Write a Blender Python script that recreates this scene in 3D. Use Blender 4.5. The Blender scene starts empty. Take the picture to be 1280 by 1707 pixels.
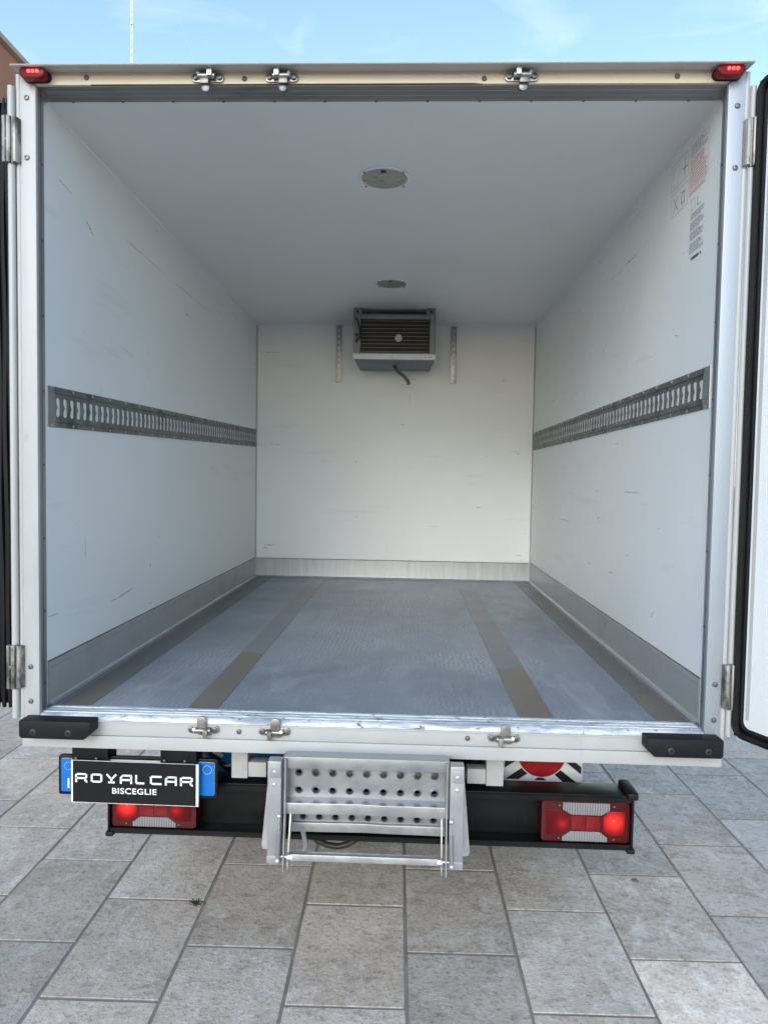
import bpy, bmesh, math, random
from mathutils import Matrix, Vector
R = math.radians
rnd = random.Random(7)
sc = bpy.context.scene
COL = sc.collection

# ------------------------------------------------------------------ camera
cam_d = bpy.data.cameras.new('camera'); cam = bpy.data.objects.new('camera', cam_d); COL.objects.link(cam)
cam_d.sensor_width = 36; cam_d.lens = 1151.68 / 1707 * 36; cam_d.clip_start = .05; cam_d.clip_end = 3000
right = Vector((.999245, .035228, .016373)); down = Vector((.017964, -.045326, -.998811)); fwd = Vector((-.034444, .998351, -.045925))
m = Matrix.Identity(4)
for i in range(3):
    m[i][0] = right[i]; m[i][1] = -down[i]; m[i][2] = -fwd[i]
m.translation = Vector((.12222, -2.29778, 1.65263))
cam.matrix_world = m
sc.camera = cam

# ------------------------------------------------------------------ sky and sun
SUN_EL, SUN_ROT = R(25), R(194)          # sun behind the camera, to the left
world = bpy.data.worlds.new('World'); sc.world = world; world.use_nodes = True
wn, wl = world.node_tree.nodes, world.node_tree.links
wn.clear()
out = wn.new('ShaderNodeOutputWorld'); bg = wn.new('ShaderNodeBackground'); sky = wn.new('ShaderNodeTexSky')
sky.sky_type = 'NISHITA'; sky.sun_disc = False; sky.sun_elevation = SUN_EL; sky.sun_rotation = SUN_ROT
sky.air_density = 1.15; sky.dust_density = .5; sky.ozone_density = 1.5; sky.altitude = 50
bg.inputs['Strength'].default_value = .15
tc = wn.new('ShaderNodeTexCoord'); sep = wn.new('ShaderNodeSeparateXYZ'); wl.new(tc.outputs['Generated'], sep.inputs[0])
mx = wn.new('ShaderNodeMath'); mx.operation = 'MAXIMUM'; mx.inputs[1].default_value = .06; wl.new(sep.outputs['Z'], mx.inputs[0])
dv = wn.new('ShaderNodeVectorMath'); dv.operation = 'DIVIDE'; cb = wn.new('ShaderNodeCombineXYZ')
for k in range(3): wl.new(mx.outputs[0], cb.inputs[k])
wl.new(tc.outputs['Generated'], dv.inputs[0]); wl.new(cb.outputs[0], dv.inputs[1])
mp = wn.new('ShaderNodeMapping'); mp.inputs['Scale'].default_value = (1.15, 1.9, 1); mp.inputs['Rotation'].default_value = (0, 0, R(24)); mp.inputs['Location'].default_value = (.62, .3, 0)
wl.new(dv.outputs[0], mp.inputs[0])
nz = wn.new('ShaderNodeTexNoise'); nz.inputs['Scale'].default_value = 1.5; nz.inputs['Detail'].default_value = 7; nz.inputs['Roughness'].default_value = .55; nz.inputs['Distortion'].default_value = .9
wl.new(mp.outputs[0], nz.inputs['Vector'])
cr = wn.new('ShaderNodeMapRange'); cr.inputs['From Min'].default_value = .5; cr.inputs['From Max'].default_value = .78; cr.inputs['To Max'].default_value = .45
wl.new(nz.outputs['Fac'], cr.inputs[0])
mixc = wn.new('ShaderNodeMix'); mixc.data_type = 'RGBA'
wl.new(cr.outputs[0], mixc.inputs[0]); wl.new(sky.outputs[0], mixc.inputs[6]); mixc.inputs[7].default_value = (3.6, 3.9, 4.2, 1)
wl.new(mixc.outputs[2], bg.inputs['Color']); wl.new(bg.outputs[0], out.inputs[0])

sun_d = bpy.data.lights.new('sun', 'SUN'); sun = bpy.data.objects.new('sun', sun_d); COL.objects.link(sun)
sun_d.energy = .6; sun_d.angle = R(26); sun_d.color = (1, .965, .92)
to_sun = Vector((math.sin(SUN_ROT) * math.cos(SUN_EL), math.cos(SUN_ROT) * math.cos(SUN_EL), math.sin(SUN_EL)))
sun.rotation_euler = to_sun.to_track_quat('Z', 'Y').to_euler()

vs = sc.view_settings
vs.view_transform = 'Standard'; vs.look = 'None'; vs.gamma = 1; vs.use_curve_mapping = False; vs.exposure = 1.3
sc.cycles.max_bounces = 8; sc.cycles.diffuse_bounces = 5; sc.cycles.glossy_bounces = 3; sc.cycles.transmission_bounces = 2; sc.cycles.caustics_reflective = False; sc.cycles.caustics_refractive = False

# ------------------------------------------------------------------ materials
def new_mat(name):
    m = bpy.data.materials.new(name); m.use_nodes = True
    nt = m.node_tree; b = nt.nodes['Principled BSDF']
    return m, nt.nodes, nt.links, b

def N(nodes, typ, **kw):
    n = nodes.new(typ)
    for k, v in kw.items():
        if k in n.inputs: n.inputs[k].default_value = v
        else: setattr(n, k, v)
    return n

def mixcol(nodes, links, fac, a, b, blend='MIX'):
    n = nodes.new('ShaderNodeMix'); n.data_type = 'RGBA'; n.blend_type = blend
    for idx, v in ((0, fac), (6, a), (7, b)):
        if hasattr(v, 'links'): links.new(v, n.inputs[idx])
        elif idx == 0: n.inputs[0].default_value = v
        else: n.inputs[idx].default_value = (*v[:3], 1)
    return n.outputs[2]

def coords(nodes, links, scale=(1, 1, 1), rot=(0, 0, 0), random_offset=False):
    t = nodes.new('ShaderNodeTexCoord'); mp = nodes.new('ShaderNodeMapping')
    mp.inputs['Scale'].default_value = scale; mp.inputs['Rotation'].default_value = rot
    links.new(t.outputs['Object'], mp.inputs[0])
    if random_offset:
        oi = nodes.new('ShaderNodeObjectInfo'); mu = N(nodes, 'ShaderNodeMath', operation='MULTIPLY'); mu.inputs[1].default_value = 37
        links.new(oi.outputs['Random'], mu.inputs[0]); links.new(mu.outputs[0], mp.inputs['Location'])
    return mp.outputs[0]

def noise(nodes, links, vec, scale, detail=4, rough=.55, dist=0):
    n = N(nodes, 'ShaderNodeTexNoise', Scale=scale, Detail=detail, Roughness=rough, Distortion=dist)
    links.new(vec, n.inputs['Vector']); return n.outputs['Fac']

def ramp(nodes, links, v, a, b, lo=0., hi=1.):
    n = nodes.new('ShaderNodeMapRange'); links.new(v, n.inputs[0])
    n.inputs['From Min'].default_value = a; n.inputs['From Max'].default_value = b
    n.inputs['To Min'].default_value = lo; n.inputs['To Max'].default_value = hi
    return n.outputs[0]

def bump(nodes, links, h, bsdf, dist=.002, strength=.5):
    n = N(nodes, 'ShaderNodeBump', Strength=strength, Distance=dist)
    links.new(h, n.inputs['Height']); links.new(n.outputs[0], bsdf.inputs['Normal'])

def surf(name, col, rough=.5, metal=0., var=.12, scale=6., stretch=(1, 1, 1), dirt=None, dirt_amt=.3, dirt_scale=3., dirt_lo=.5, dirt_hi=.75, bmp=.0, bscale=60, spec=.5, coat=0):
    """colour with soft blotches, optional dirt patches, roughness variation and fine relief"""
    m, nd, lk, b = new_mat(name)
    v = coords(nd, lk, stretch)
    n1 = noise(nd, lk, v, scale, 3, .6)
    c = mixcol(nd, lk, ramp(nd, lk, n1, .3, .7), [x * (1 - var) for x in col], [min(1, x * (1 + var)) for x in col])
    if dirt:
        n2 = noise(nd, lk, v, dirt_scale, 5, .65)
        c = mixcol(nd, lk, ramp(nd, lk, n2, dirt_lo, dirt_hi, 0, dirt_amt), c, dirt)
    lk.new(c, b.inputs['Base Color'])
    lk.new(ramp(nd, lk, n1, .25, .75, max(.03, rough - .08), min(1, rough + .1)), b.inputs['Roughness'])
    b.inputs['Metallic'].default_value = metal; b.inputs['Specular IOR Level'].default_value = spec; b.inputs['Coat Weight'].default_value = coat
    if bmp:
        bump(nd, lk, noise(nd, lk, v, bscale, 4), b, bmp)
    return m

def wall_mat(name, axes):
    """white GRP panel with faint grime, scuffs and thin scratches; axes = stretch of the scratches"""
    m, nd, lk, b = new_mat(name)
    v = coords(nd, lk)
    n1 = noise(nd, lk, v, 1.7, 3, .6)
    c = mixcol(nd, lk, ramp(nd, lk, n1, .3, .7), (.765, .79, .80), (.805, .83, .84))
    vs_ = coords(nd, lk, axes)
    sm = noise(nd, lk, vs_, 1.6, 4, .7)
    c = mixcol(nd, lk, ramp(nd, lk, sm, .60, .78, 0, .28), c, (.42, .42, .40))
    sp = noise(nd, lk, v, 9., 4, .75)
    c = mixcol(nd, lk, ramp(nd, lk, sp, .70, .76, 0, .55), c, (.2, .19, .17))
    vt = coords(nd, lk, [a * 1.0 for a in axes], (R(9), R(-7), R(5)))
    st = noise(nd, lk, vt, 7.5, 2, .5)
    c = mixcol(nd, lk, ramp(nd, lk, st, .755, .78, 0, .5), c, (.16, .16, .17))
    lk.new(c, b.inputs['Base Color'])
    lk.new(ramp(nd, lk, n1, .3, .7, .34, .5), b.inputs['Roughness'])
    return m

M = {}
M['wall_side'] = wall_mat('wall_side', (5, .7, 5))
M['wall_back'] = wall_mat('wall_back', (.8, 5, 5))
M['ceiling'] = surf('ceiling_white', (.79, .79, .785), .42, var=.03, scale=2)
M['white'] = surf('painted_white', (.42, .425, .42), .38, var=.05, scale=4, dirt=(.33, .31, .28), dirt_amt=.35, dirt_scale=11, dirt_lo=.58, dirt_hi=.78)
M['white_worn'] = surf('worn_white', (.42, .425, .425), .4, var=.07, scale=9, stretch=(1, 1, .35), dirt=(.22, .20, .18), dirt_amt=.65, dirt_scale=14, dirt_lo=.62, dirt_hi=.74)
M['white_bounce'] = surf('white_warm_bounce', (.60, .52, .40), .42, var=.05, scale=5, stretch=(.4, 1, 1), dirt=(.36, .31, .25), dirt_amt=.35, dirt_scale=7, dirt_lo=.55, dirt_hi=.8)  # header's white paint with warm bounced light put into the base colour
M['lip'] = surf('drip_rail_paint', (.50, .48, .44), .5, var=.08, scale=3, stretch=(.3, 1, 1))
M['reveal'] = surf('grey_aluminium', (.30, .31, .32), .42, .55, var=.14, scale=7, stretch=(1, 1, .3), dirt=(.08, .08, .08), dirt_amt=.5, dirt_scale=9)
M['reveal_top'] = surf('grey_aluminium_dirty', (.27, .275, .28), .45, .5, var=.16, scale=5, stretch=(.25, 1, 1), dirt=(.05, .05, .05), dirt_amt=.75, dirt_scale=4, dirt_lo=.5, dirt_hi=.7)
M['kick'] = surf('aluminium_kick_plate', (.46, .48, .495), .4, .5, var=.10, scale=4, dirt=(.16, .155, .14), dirt_amt=.45, dirt_scale=4, dirt_lo=.5, dirt_hi=.78, bmp=.001, bscale=20)
M['kick_back'] = surf('bulkhead_kick_plate', (.36, .39, .42), .38, .55, var=.14, scale=9, stretch=(3, 1, .25), dirt=(.28, .3, .31), dirt_amt=.5, dirt_scale=14, dirt_lo=.45, dirt_hi=.7)
M['post_alu'] = surf('brushed_post_aluminium', (.36, .405, .455), .45, .3, var=.08, scale=4, stretch=(1, 1, .15), dirt=(.3, .28, .25), dirt_amt=.4, dirt_scale=6)
M['galv'] = surf('galvanised_steel', (.35, .365, .38), .36, .7, var=.12, scale=16, dirt=(.25, .25, .25), dirt_amt=.35, dirt_scale=8, bmp=.0006, bscale=40)
M['galv_light'] = surf('silver_painted_steel', (.37, .385, .405), .4, .5, var=.07, scale=9, dirt=(.3, .29, .28), dirt_amt=.3, dirt_scale=9)
M['zinc'] = surf('zinc_plated', (.56, .57, .585), .4, .85, var=.1, scale=20)
M['steel'] = surf('latch_steel', (.31, .305, .29), .38, .8, var=.25, scale=40, dirt=(.12, .09, .06), dirt_amt=.6, dirt_scale=30, dirt_lo=.48, dirt_hi=.68)
M['hinge'] = surf('greasy_hinge_steel', (.34, .33, .31), .5, .55, var=.22, scale=25, stretch=(1, 1, .4), dirt=(.03, .025, .02), dirt_amt=.85, dirt_scale=16, dirt_lo=.5, dirt_hi=.62)
M['bolt'] = surf('bolt_dark', (.17, .17, .165), .4, .8, var=.3, scale=90)
M['black_metal'] = surf('black_chassis_paint', (.005, .0055, .0065), .36, var=.4, scale=7, dirt=(.02, .019, .018), dirt_amt=.3, dirt_scale=5, spec=.25)
M['rubber'] = surf('black_rubber', (.008, .008, .0095), .55, var=.3, scale=12, bmp=.001, bscale=60, spec=.25)
M['gasket'] = surf('door_gasket_rubber', (.006, .006, .0065), .5, var=.3, scale=9, spec=.25)
M['tyre'] = surf('tyre_rubber', (.02, .02, .02), .8, var=.3, scale=20, bmp=.002, bscale=30)
M['plate_black'] = surf('gloss_black_plastic', (.006, .0065, .0075), .3, var=.15, scale=10, spec=.3)
M['sign_black'] = surf('sign_black', (.008, .0085, .01), .5, var=.12, scale=9, spec=.2)
M['sign_white'] = surf('sign_white', (.83, .84, .85), .4, var=.03, scale=12)
M['plate_blue'] = surf('plate_blue', (.0, .15, .50), .35, var=.08, scale=30)
M['ring'] = surf('plate_ring', (.45, .62, .75), .4, var=.05)
M['star'] = surf('plate_star', (.25, .50, .85), .4, var=.05)
M['mark_red'] = surf('marker_red', (.29, .008, .014), .35, var=.08, scale=14)
M['mark_white'] = surf('marker_white', (.66, .68, .70), .4, var=.05, scale=14)
M['mark_black'] = surf('marker_black', (.012, .012, .013), .4, var=.1)
M['mark_blue'] = surf('marker_blue', (.015, .17, .42), .35, var=.1, scale=14)
M['scuff'] = surf('scuff_grey', (.30, .30, .30), .6, var=.3, scale=60)
M['moss'] = surf('moss', (.05, .06, .025), .9, var=.4, scale=60)
M['pebble'] = surf('pebble', (.12, .105, .095), .8, var=.3, scale=60)
M['print_red'] = surf('print_red', (.62, .25, .24), .5, var=.1)
M['print_grey'] = surf('print_grey', (.30, .31, .33), .5, var=.1)
M['print_dark'] = surf('print_dark', (.08, .08, .09), .5, var=.1)
M['rail'] = surf('track_steel', (.20, .215, .215), .42, .6, var=.22, scale=10, dirt=(.04, .04, .04), dirt_amt=.75, dirt_scale=9, dirt_lo=.5, dirt_hi=.66, bmp=.0008, bscale=50)
M['evap'] = surf('evaporator_metal', (.17, .195, .22), .5, .3, var=.1, scale=5, dirt=(.1, .1, .1), dirt_amt=.3)
M['evap_tray'] = surf('evaporator_tray', (.62, .625, .62), .45, .1, var=.06, scale=6, dirt=(.3, .28, .25), dirt_amt=.35, dirt_scale=8)
M['evap_dark'] = surf('coil_black', (.012, .012, .012), .6, var=.3)
M['fin'] = surf('fin_metal', (.17, .165, .155), .5, .4, var=.15, scale=9, stretch=(.3, 1, 1))
M['hub'] = surf('fan_hub_dust', (.42, .42, .41), .7, var=.25, scale=40)
M['rim'] = surf('lamp_rim', (.78, .80, .78), .35, var=.04)
M['lens'] = surf('lamp_lens', (.31, .29, .235), .3, var=.12, scale=30, spec=.6)
M['hose'] = surf('hose_black', (.02, .019, .018), .5, var=.3, scale=15)
M['drain'] = surf('drain_hose', (.14, .12, .09), .6, var=.3, scale=25)
M['grout'] = surf('grout', (.25, .225, .195), .9, var=.25, scale=5, bmp=.004, bscale=50)
M['asphalt'] = surf('far_ground', (.20, .195, .185), .9, var=.12, scale=.6, bmp=.004, bscale=20)
M['stucco'] = surf('terracotta_render', (.36, .165, .095), .9, var=.14, scale=.9, dirt=(.18, .11, .08), dirt_amt=.4, dirt_scale=.5, bmp=.01, bscale=9)
M['eave'] = surf('eave_stone', (.42, .30, .22), .85, var=.15, scale=2)
M['shutter'] = surf('shutter_green', (.06, .09, .07), .6, var=.15, scale=6)
M['mast'] = surf('mast_white', (.78, .79, .80), .5, var=.04, scale=1)
M['wire'] = surf('guy_wire_steel', (.55, .58, .62), .6, var=.05)
M['wheel_rim'] = surf('wheel_rim', (.35, .36, .37), .5, .5, var=.2, scale=8)

def red_lens(name, col, emit=0, scale=(90, 1, 90)):
    m, nd, lk, b = new_mat(name)
    v = coords(nd, lk, scale)
    w1 = N(nd, 'ShaderNodeTexWave', Scale=1.4, Distortion=.2); w1.bands_direction = 'X'; lk.new(v, w1.inputs[0])
    w2 = N(nd, 'ShaderNodeTexWave', Scale=1.4, Distortion=.2); w2.bands_direction = 'Z'; lk.new(v, w2.inputs[0])
    c = mixcol(nd, lk, ramp(nd, lk, w1.outputs['Fac'], 0, 1), [x * .5 for x in col], col)
    lk.new(c, b.inputs['Base Color']); b.inputs['Roughness'].default_value = .3; b.inputs['Specular IOR Level'].default_value = .18; b.inputs['Coat Weight'].default_value = .15; b.inputs['Coat Roughness'].default_value = .06
    bump(nd, lk, w2.outputs['Fac'], b, .0015, .5)
    if emit:
        lk.new(c, b.inputs['Emission Color']); b.inputs['Emission Strength'].default_value = emit
    return m
M['lens_red'] = red_lens('tail_lens_red', (.095, .0025, .004))
M['lens_red_mid'] = red_lens('tail_reflector_red', (.26, .003, .007))
M['lens_clear'] = red_lens('reverse_lens_clear', (.27, .27, .28), 0, (26, 1, 1))

def glow_mat(name, cx, cz, rad, strength):
    """a lit bulb behind a red lens: emission falls off from the filament"""
    m, nd, lk, b = new_mat(name)
    t = nd.new('ShaderNodeTexCoord'); mp = nd.new('ShaderNodeMapping'); lk.new(t.outputs['Object'], mp.inputs[0])
    mp.inputs['Location'].default_value = (-cx, 0, -cz); mp.inputs['Scale'].default_value = (1, 0, 1)
    ln = N(nd, 'ShaderNodeVectorMath', operation='LENGTH'); lk.new(mp.outputs[0], ln.inputs[0])
    g = ramp(nd, lk, ln.outputs['Value'], rad, 0)
    p = N(nd, 'ShaderNodeMath', operation='POWER'); p.inputs[1].default_value = 2.8; lk.new(g, p.inputs[0])
    mu = N(nd, 'ShaderNodeMath', operation='MULTIPLY'); mu.inputs[1].default_value = strength; lk.new(p.outputs[0], mu.inputs[0])
    b.inputs['Base Color'].default_value = (.09, .002, .004, 1); b.inputs['Roughness'].default_value = .3; b.inputs['Specular IOR Level'].default_value = .18
    b.inputs['Coat Weight'].default_value = .15
    b.inputs['Emission Color'].default_value = (1, .03, .02, 1); lk.new(mu.outputs[0], b.inputs['Emission Strength'])
    w = N(nd, 'ShaderNodeTexWave', Scale=110., Distortion=.1); w.bands_direction = 'X'; lk.new(t.outputs['Object'], w.inputs[0])
    bump(nd, lk, w.outputs['Fac'], b, .0012, .4)
    return m

m, nd, lk, b = new_mat('led_red')
b.inputs['Base Color'].default_value = (.5, .01, .01, 1); b.inputs['Emission Color'].default_value = (1, .03, .03, 1); b.inputs['Emission Strength'].default_value = 2.2
M['led'] = m
M['marker_lens'] = red_lens('marker_lens', (.20, .004, .008), .05)

def floor_mat():
    m, nd, lk, b = new_mat('grey_resin_floor')
    v = coords(nd, lk)
    big = noise(nd, lk, v, 1.3, 6, .6, .6)
    c = mixcol(nd, lk, ramp(nd, lk, big, .32, .68), (.155, .185, .22), (.235, .27, .305))
    vt = coords(nd, lk, (3.2, 1.1, 1))
    rub = noise(nd, lk, vt, 2.0, 7, .65, .4)
    c = mixcol(nd, lk, ramp(nd, lk, rub, .5, .72, 0, .7), c, (.36, .385, .41))
    vw = coords(nd, lk, (1, 1, 1), (0, 0, R(0)))
    wv = N(nd, 'ShaderNodeTexWave', Scale=15., Distortion=7., Detail=2.); wv.inputs['Detail Scale'].default_value = 2.2; wv.bands_direction = 'X'; lk.new(vw, wv.inputs[0])
    fine = noise(nd, lk, coords(nd, lk, (1, .5, 1)), 60, 4, .6)
    worn = ramp(nd, lk, noise(nd, lk, v, 1.6, 4, .6), .42, .66)
    mu = N(nd, 'ShaderNodeMath', operation='MULTIPLY'); lk.new(ramp(nd, lk, wv.outputs['Fac'], .5, 1., 0, .45), mu.inputs[0]); lk.new(worn, mu.inputs[1])
    c = mixcol(nd, lk, mu.outputs[0], c, (.46, .48, .50))
    c = mixcol(nd, lk, ramp(nd, lk, fine, .6, .8, 0, .35), c, (.4, .42, .44))
    spk = noise(nd, lk, v, 24, 3, .6)
    c = mixcol(nd, lk, ramp(nd, lk, spk, .77, .80, 0, .8), c, (.05, .05, .05))
    lk.new(c, b.inputs['Base Color'])
    lk.new(ramp(nd, lk, rub, .3, .7, .34, .52), b.inputs['Roughness'])
    ad = N(nd, 'ShaderNodeMath', operation='ADD'); lk.new(wv.outputs['Fac'], ad.inputs[0]); lk.new(fine, ad.inputs[1])
    bump(nd, lk, ad.outputs[0], b, .0009, .4)
    return m
M['floor'] = floor_mat()

def strip_mat(name, edge, far0=(.145, .16, .175), far1=(.18, .195, .21)):
    """smooth floor strip; towards the doors the coating is worn to a brown film that ends in an uneven edge"""
    m, nd, lk, b = new_mat(name)
    v = coords(nd, lk)
    n1 = noise(nd, lk, v, 5, 6, .6)
    far = mixcol(nd, lk, ramp(nd, lk, n1, .3, .7), (*far0,), (*far1,))
    near = mixcol(nd, lk, ramp(nd, lk, n1, .3, .7), (.135, .118, .098), (.175, .155, .132))
    t = nd.new('ShaderNodeTexCoord'); s = nd.new('ShaderNodeSeparateXYZ'); lk.new(t.outputs['Object'], s.inputs[0])
    ad = N(nd, 'ShaderNodeMath', operation='MULTIPLY_ADD'); lk.new(noise(nd, lk, v, 9, 3), ad.inputs[0]); ad.inputs[1].default_value = .2; lk.new(s.outputs['Y'], ad.inputs[2])
    lk.new(mixcol(nd, lk, ramp(nd, lk, ad.outputs[0], edge + .085, edge + .125), near, far), b.inputs['Base Color'])
    lk.new(ramp(nd, lk, n1, .3, .7, .3, .45), b.inputs['Roughness'])
    return m
M['strip_a'] = strip_mat('worn_strip_a', .78); M['strip_b'] = strip_mat('worn_strip_b', .62); M['strip_c'] = strip_mat('worn_strip_c', .28, (.105, .105, .105), (.135, .135, .133))

def sill_mat():
    m, nd, lk, b = new_mat('scratched_sill')
    v = coords(nd, lk, (.6, 5, 5))
    a = noise(nd, lk, v, 7, 9, .72, .6)
    a2 = noise(nd, lk, coords(nd, lk, (1, 1.5, 1.5)), 28, 6, .7, .5)
    c = mixcol(nd, lk, ramp(nd, lk, a, .44, .60), (.66, .69, .71), (.26, .30, .34))
    c = mixcol(nd, lk, ramp(nd, lk, a2, .58, .66, 0, .9), c, (.06, .07, .085))
    lk.new(c, b.inputs['Base Color']); b.inputs['Metallic'].default_value = .15; lk.new(ramp(nd, lk, a, .3, .7, .4, .6), b.inputs['Roughness'])
    bump(nd, lk, a, b, .002, .5)
    return m
M['sill'] = sill_mat()

def tile_mat(name='paving_stone'):
    m, nd, lk, b = new_mat(name)
    v = coords(nd, lk, random_offset=True)
    oi = nd.new('ShaderNodeObjectInfo')
    big = noise(nd, lk, v, 2.6, 3, .6)
    c = mixcol(nd, lk, ramp(nd, lk, big, .3, .7), (.43, .36, .288), (.60, .515, .425))
    mid = noise(nd, lk, coords(nd, lk, (1, 1.6, 1), random_offset=True), 13, 5, .74)
    c = mixcol(nd, lk, ramp(nd, lk, mid, .50, .68, 0, .55), c, (.21, .176, .14))
    mid2 = noise(nd, lk, coords(nd, lk, (1.7, 1, 1), random_offset=True), 8, 4, .72)
    c = mixcol(nd, lk, ramp(nd, lk, mid2, .52, .68, 0, .7), c, (.68, .62, .54))
    fine = noise(nd, lk, v, 62, 3, .75)
    c = mixcol(nd, lk, ramp(nd, lk, fine, .55, .68, 0, .5), c, (.12, .105, .09))
    c = mixcol(nd, lk, ramp(nd, lk, fine, .45, .33, 0, .45), c, (.66, .645, .625))
    c = mixcol(nd, lk, 1., c, oi.outputs['Color'], 'MULTIPLY')
    lk.new(c, b.inputs['Base Color']); lk.new(ramp(nd, lk, mid, .3, .7, .5, .75), b.inputs['Roughness'])
    ad = N(nd, 'ShaderNodeMath', operation='ADD'); lk.new(mid, ad.inputs[0]); lk.new(fine, ad.inputs[1])
    bump(nd, lk, ad.outputs[0], b, .005, .7)
    return m
M['tile'] = tile_mat()

# ------------------------------------------------------------------ mesh helpers
class MB:
    def __init__(s): s.v = []; s.f = []
    def add(s, vs, fs):
        o = len(s.v); s.v += [tuple(p) for p in vs]; s.f += [[i + o for i in f] for f in fs]; return s
    def box(s, x0, x1, y0, y1, z0, z1, bev=0.):
        if bev:
            bm = bmesh.new(); bmesh.ops.create_cube(bm, size=1)
            for q in bm.verts: q.co = (x0 + (q.co.x + .5) * (x1 - x0), y0 + (q.co.y + .5) * (y1 - y0), z0 + (q.co.z + .5) * (z1 - z0))
            bmesh.ops.bevel(bm, geom=bm.edges[:], offset=bev, segments=2, affect='EDGES', profile=.6)
            return s.bm(bm)
        vs = [(x, y, z) for z in (z0, z1) for y in (y0, y1) for x in (x0, x1)]
        return s.add(vs, [(0, 2, 3, 1), (4, 5, 7, 6), (0, 1, 5, 4), (2, 6, 7, 3), (0, 4, 6, 2), (1, 3, 7, 5)])
    def bm(s, bm, mat=None):
        bm.verts.index_update(); bm.verts.ensure_lookup_table()
        s.add([(mat @ q.co) if mat else q.co[:] for q in bm.verts], [[q.index for q in f.verts] for f in bm.faces]); bm.free(); return s
    def prism(s, pts, d0, d1, plane='xz', bev=0.):
        mp = {'xz': lambda a, b, d: (a, d, b), 'yz': lambda a, b, d: (d, a, b), 'xy': lambda a, b, d: (a, b, d)}[plane]
        bm = bmesh.new()
        A = [bm.verts.new(mp(a, b, d0)) for a, b in pts]; B = [bm.verts.new(mp(a, b, d1)) for a, b in pts]
        n = len(pts); bm.faces.new(A); bm.faces.new(B[::-1])
        for i in range(n): bm.faces.new((A[i], B[i], B[(i + 1) % n], A[(i + 1) % n]))
        bmesh.ops.recalc_face_normals(bm, faces=bm.faces[:])
        if bev: bmesh.ops.bevel(bm, geom=bm.edges[:], offset=bev, segments=2, affect='EDGES', profile=.6)
        return s.bm(bm)
    def tube(s, pts, r, n=10, cap=True):
        P = [Vector(p) for p in pts]; rr = r if isinstance(r, (list, tuple)) else [r] * len(P)
        t0 = (P[1] - P[0]).normalized(); up = Vector((0, 0, 1)) if abs(t0.z) < .9 else Vector((0, 1, 0))
        a = t0.cross(up).normalized(); vs = []; fs = []
        for i, p in enumerate(P):
            t = (P[min(i + 1, len(P) - 1)] - P[max(i - 1, 0)]).normalized()
            a = (a - t * a.dot(t)).normalized(); b = t.cross(a)
            for k in range(n):
                w = 2 * math.pi * k / n; vs.append(p + (a * math.cos(w) + b * math.sin(w)) * rr[i])
        for i in range(len(P) - 1):
            for k in range(n): fs.append((i * n + k, i * n + (k + 1) % n, (i + 1) * n + (k + 1) % n, (i + 1) * n + k))
        if cap: fs += [tuple(range(n))[::-1], tuple((len(P) - 1) * n + k for k in range(n))]
        return s.add(vs, fs)
    def lathe(s, prof, c, axis='y', n=24):
        """prof = [(radius, height along axis)]"""
        vs = []; fs = []
        for r, h in prof:
            for k in range(n):
                w = 2 * math.pi * k / n; a, b = r * math.cos(w), r * math.sin(w)
                vs.append({'y': (c[0] + a, c[1] + h, c[2] + b), 'z': (c[0] + a, c[1] + b, c[2] + h), 'x': (c[0] + h, c[1] + a, c[2] + b)}[axis])
        for i in range(len(prof) - 1):
            for k in range(n): fs.append((i * n + k, i * n + (k + 1) % n, (i + 1) * n + (k + 1) % n, (i + 1) * n + k))
        fs += [tuple(range(n)), tuple((len(prof) - 1) * n + k for k in range(n))]
        return s.add(vs, fs)
    def holed(s, c0, ca, cb, nrm, hw, hh, radial, n=20, depth=.004, collar=0., cr=1.4):
        """one rectangular cell (half sizes hw, hh along ca, cb) with a hole of outline radial(angle)"""
        c0, ca, cb, nrm = map(Vector, (c0, ca, cb, nrm))
        ang = sorted(set([round(2 * math.pi * k / n, 5) for k in range(n)] + [round(math.atan2(y, x) % (2 * math.pi), 5) for x in (-hw, hw) for y in (-hh, hh)]))
        rings = [[], [], []] + ([[]] if collar else [])
        for w in ang:
            cx, sx = math.cos(w), math.sin(w); r = radial(w)
            q = min(hw / abs(cx) if abs(cx) > 1e-6 else 9, hh / abs(sx) if abs(sx) > 1e-6 else 9)
            at = lambda rad, h: c0 + ca * (cx * rad) + cb * (sx * rad) + nrm * h
            rg = [at(q, 0)] + ([at(min(q, r * cr), 0)] if collar else []) + [at(r, collar), at(r * .97, -depth)]
            for a, p in zip(rings, rg): a.append(p)
        k = len(ang); vs = [p for a in rings for p in a]; fs = []
        for i in range(len(rings) - 1):
            for j in range(k): fs.append((i * k + j, i * k + (j + 1) % k, (i + 1) * k + (j + 1) % k, (i + 1) * k + j))
        return s.add(vs, fs)
    def mesh(s, name, mat, smooth=True, recalc=True):
        me = bpy.data.meshes.new(name); me.from_pydata(s.v, [], s.f); me.materials.append(M[mat] if isinstance(mat, str) else mat)
        if recalc:
            bm = bmesh.new(); bm.from_mesh(me); bmesh.ops.recalc_face_normals(bm, faces=bm.faces[:]); bm.to_mesh(me); bm.free()
        if smooth:
            me.polygons.foreach_set('use_smooth', [True] * len(me.polygons)); me.set_sharp_from_angle(angle=R(38))
        me.update(); return me

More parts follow.
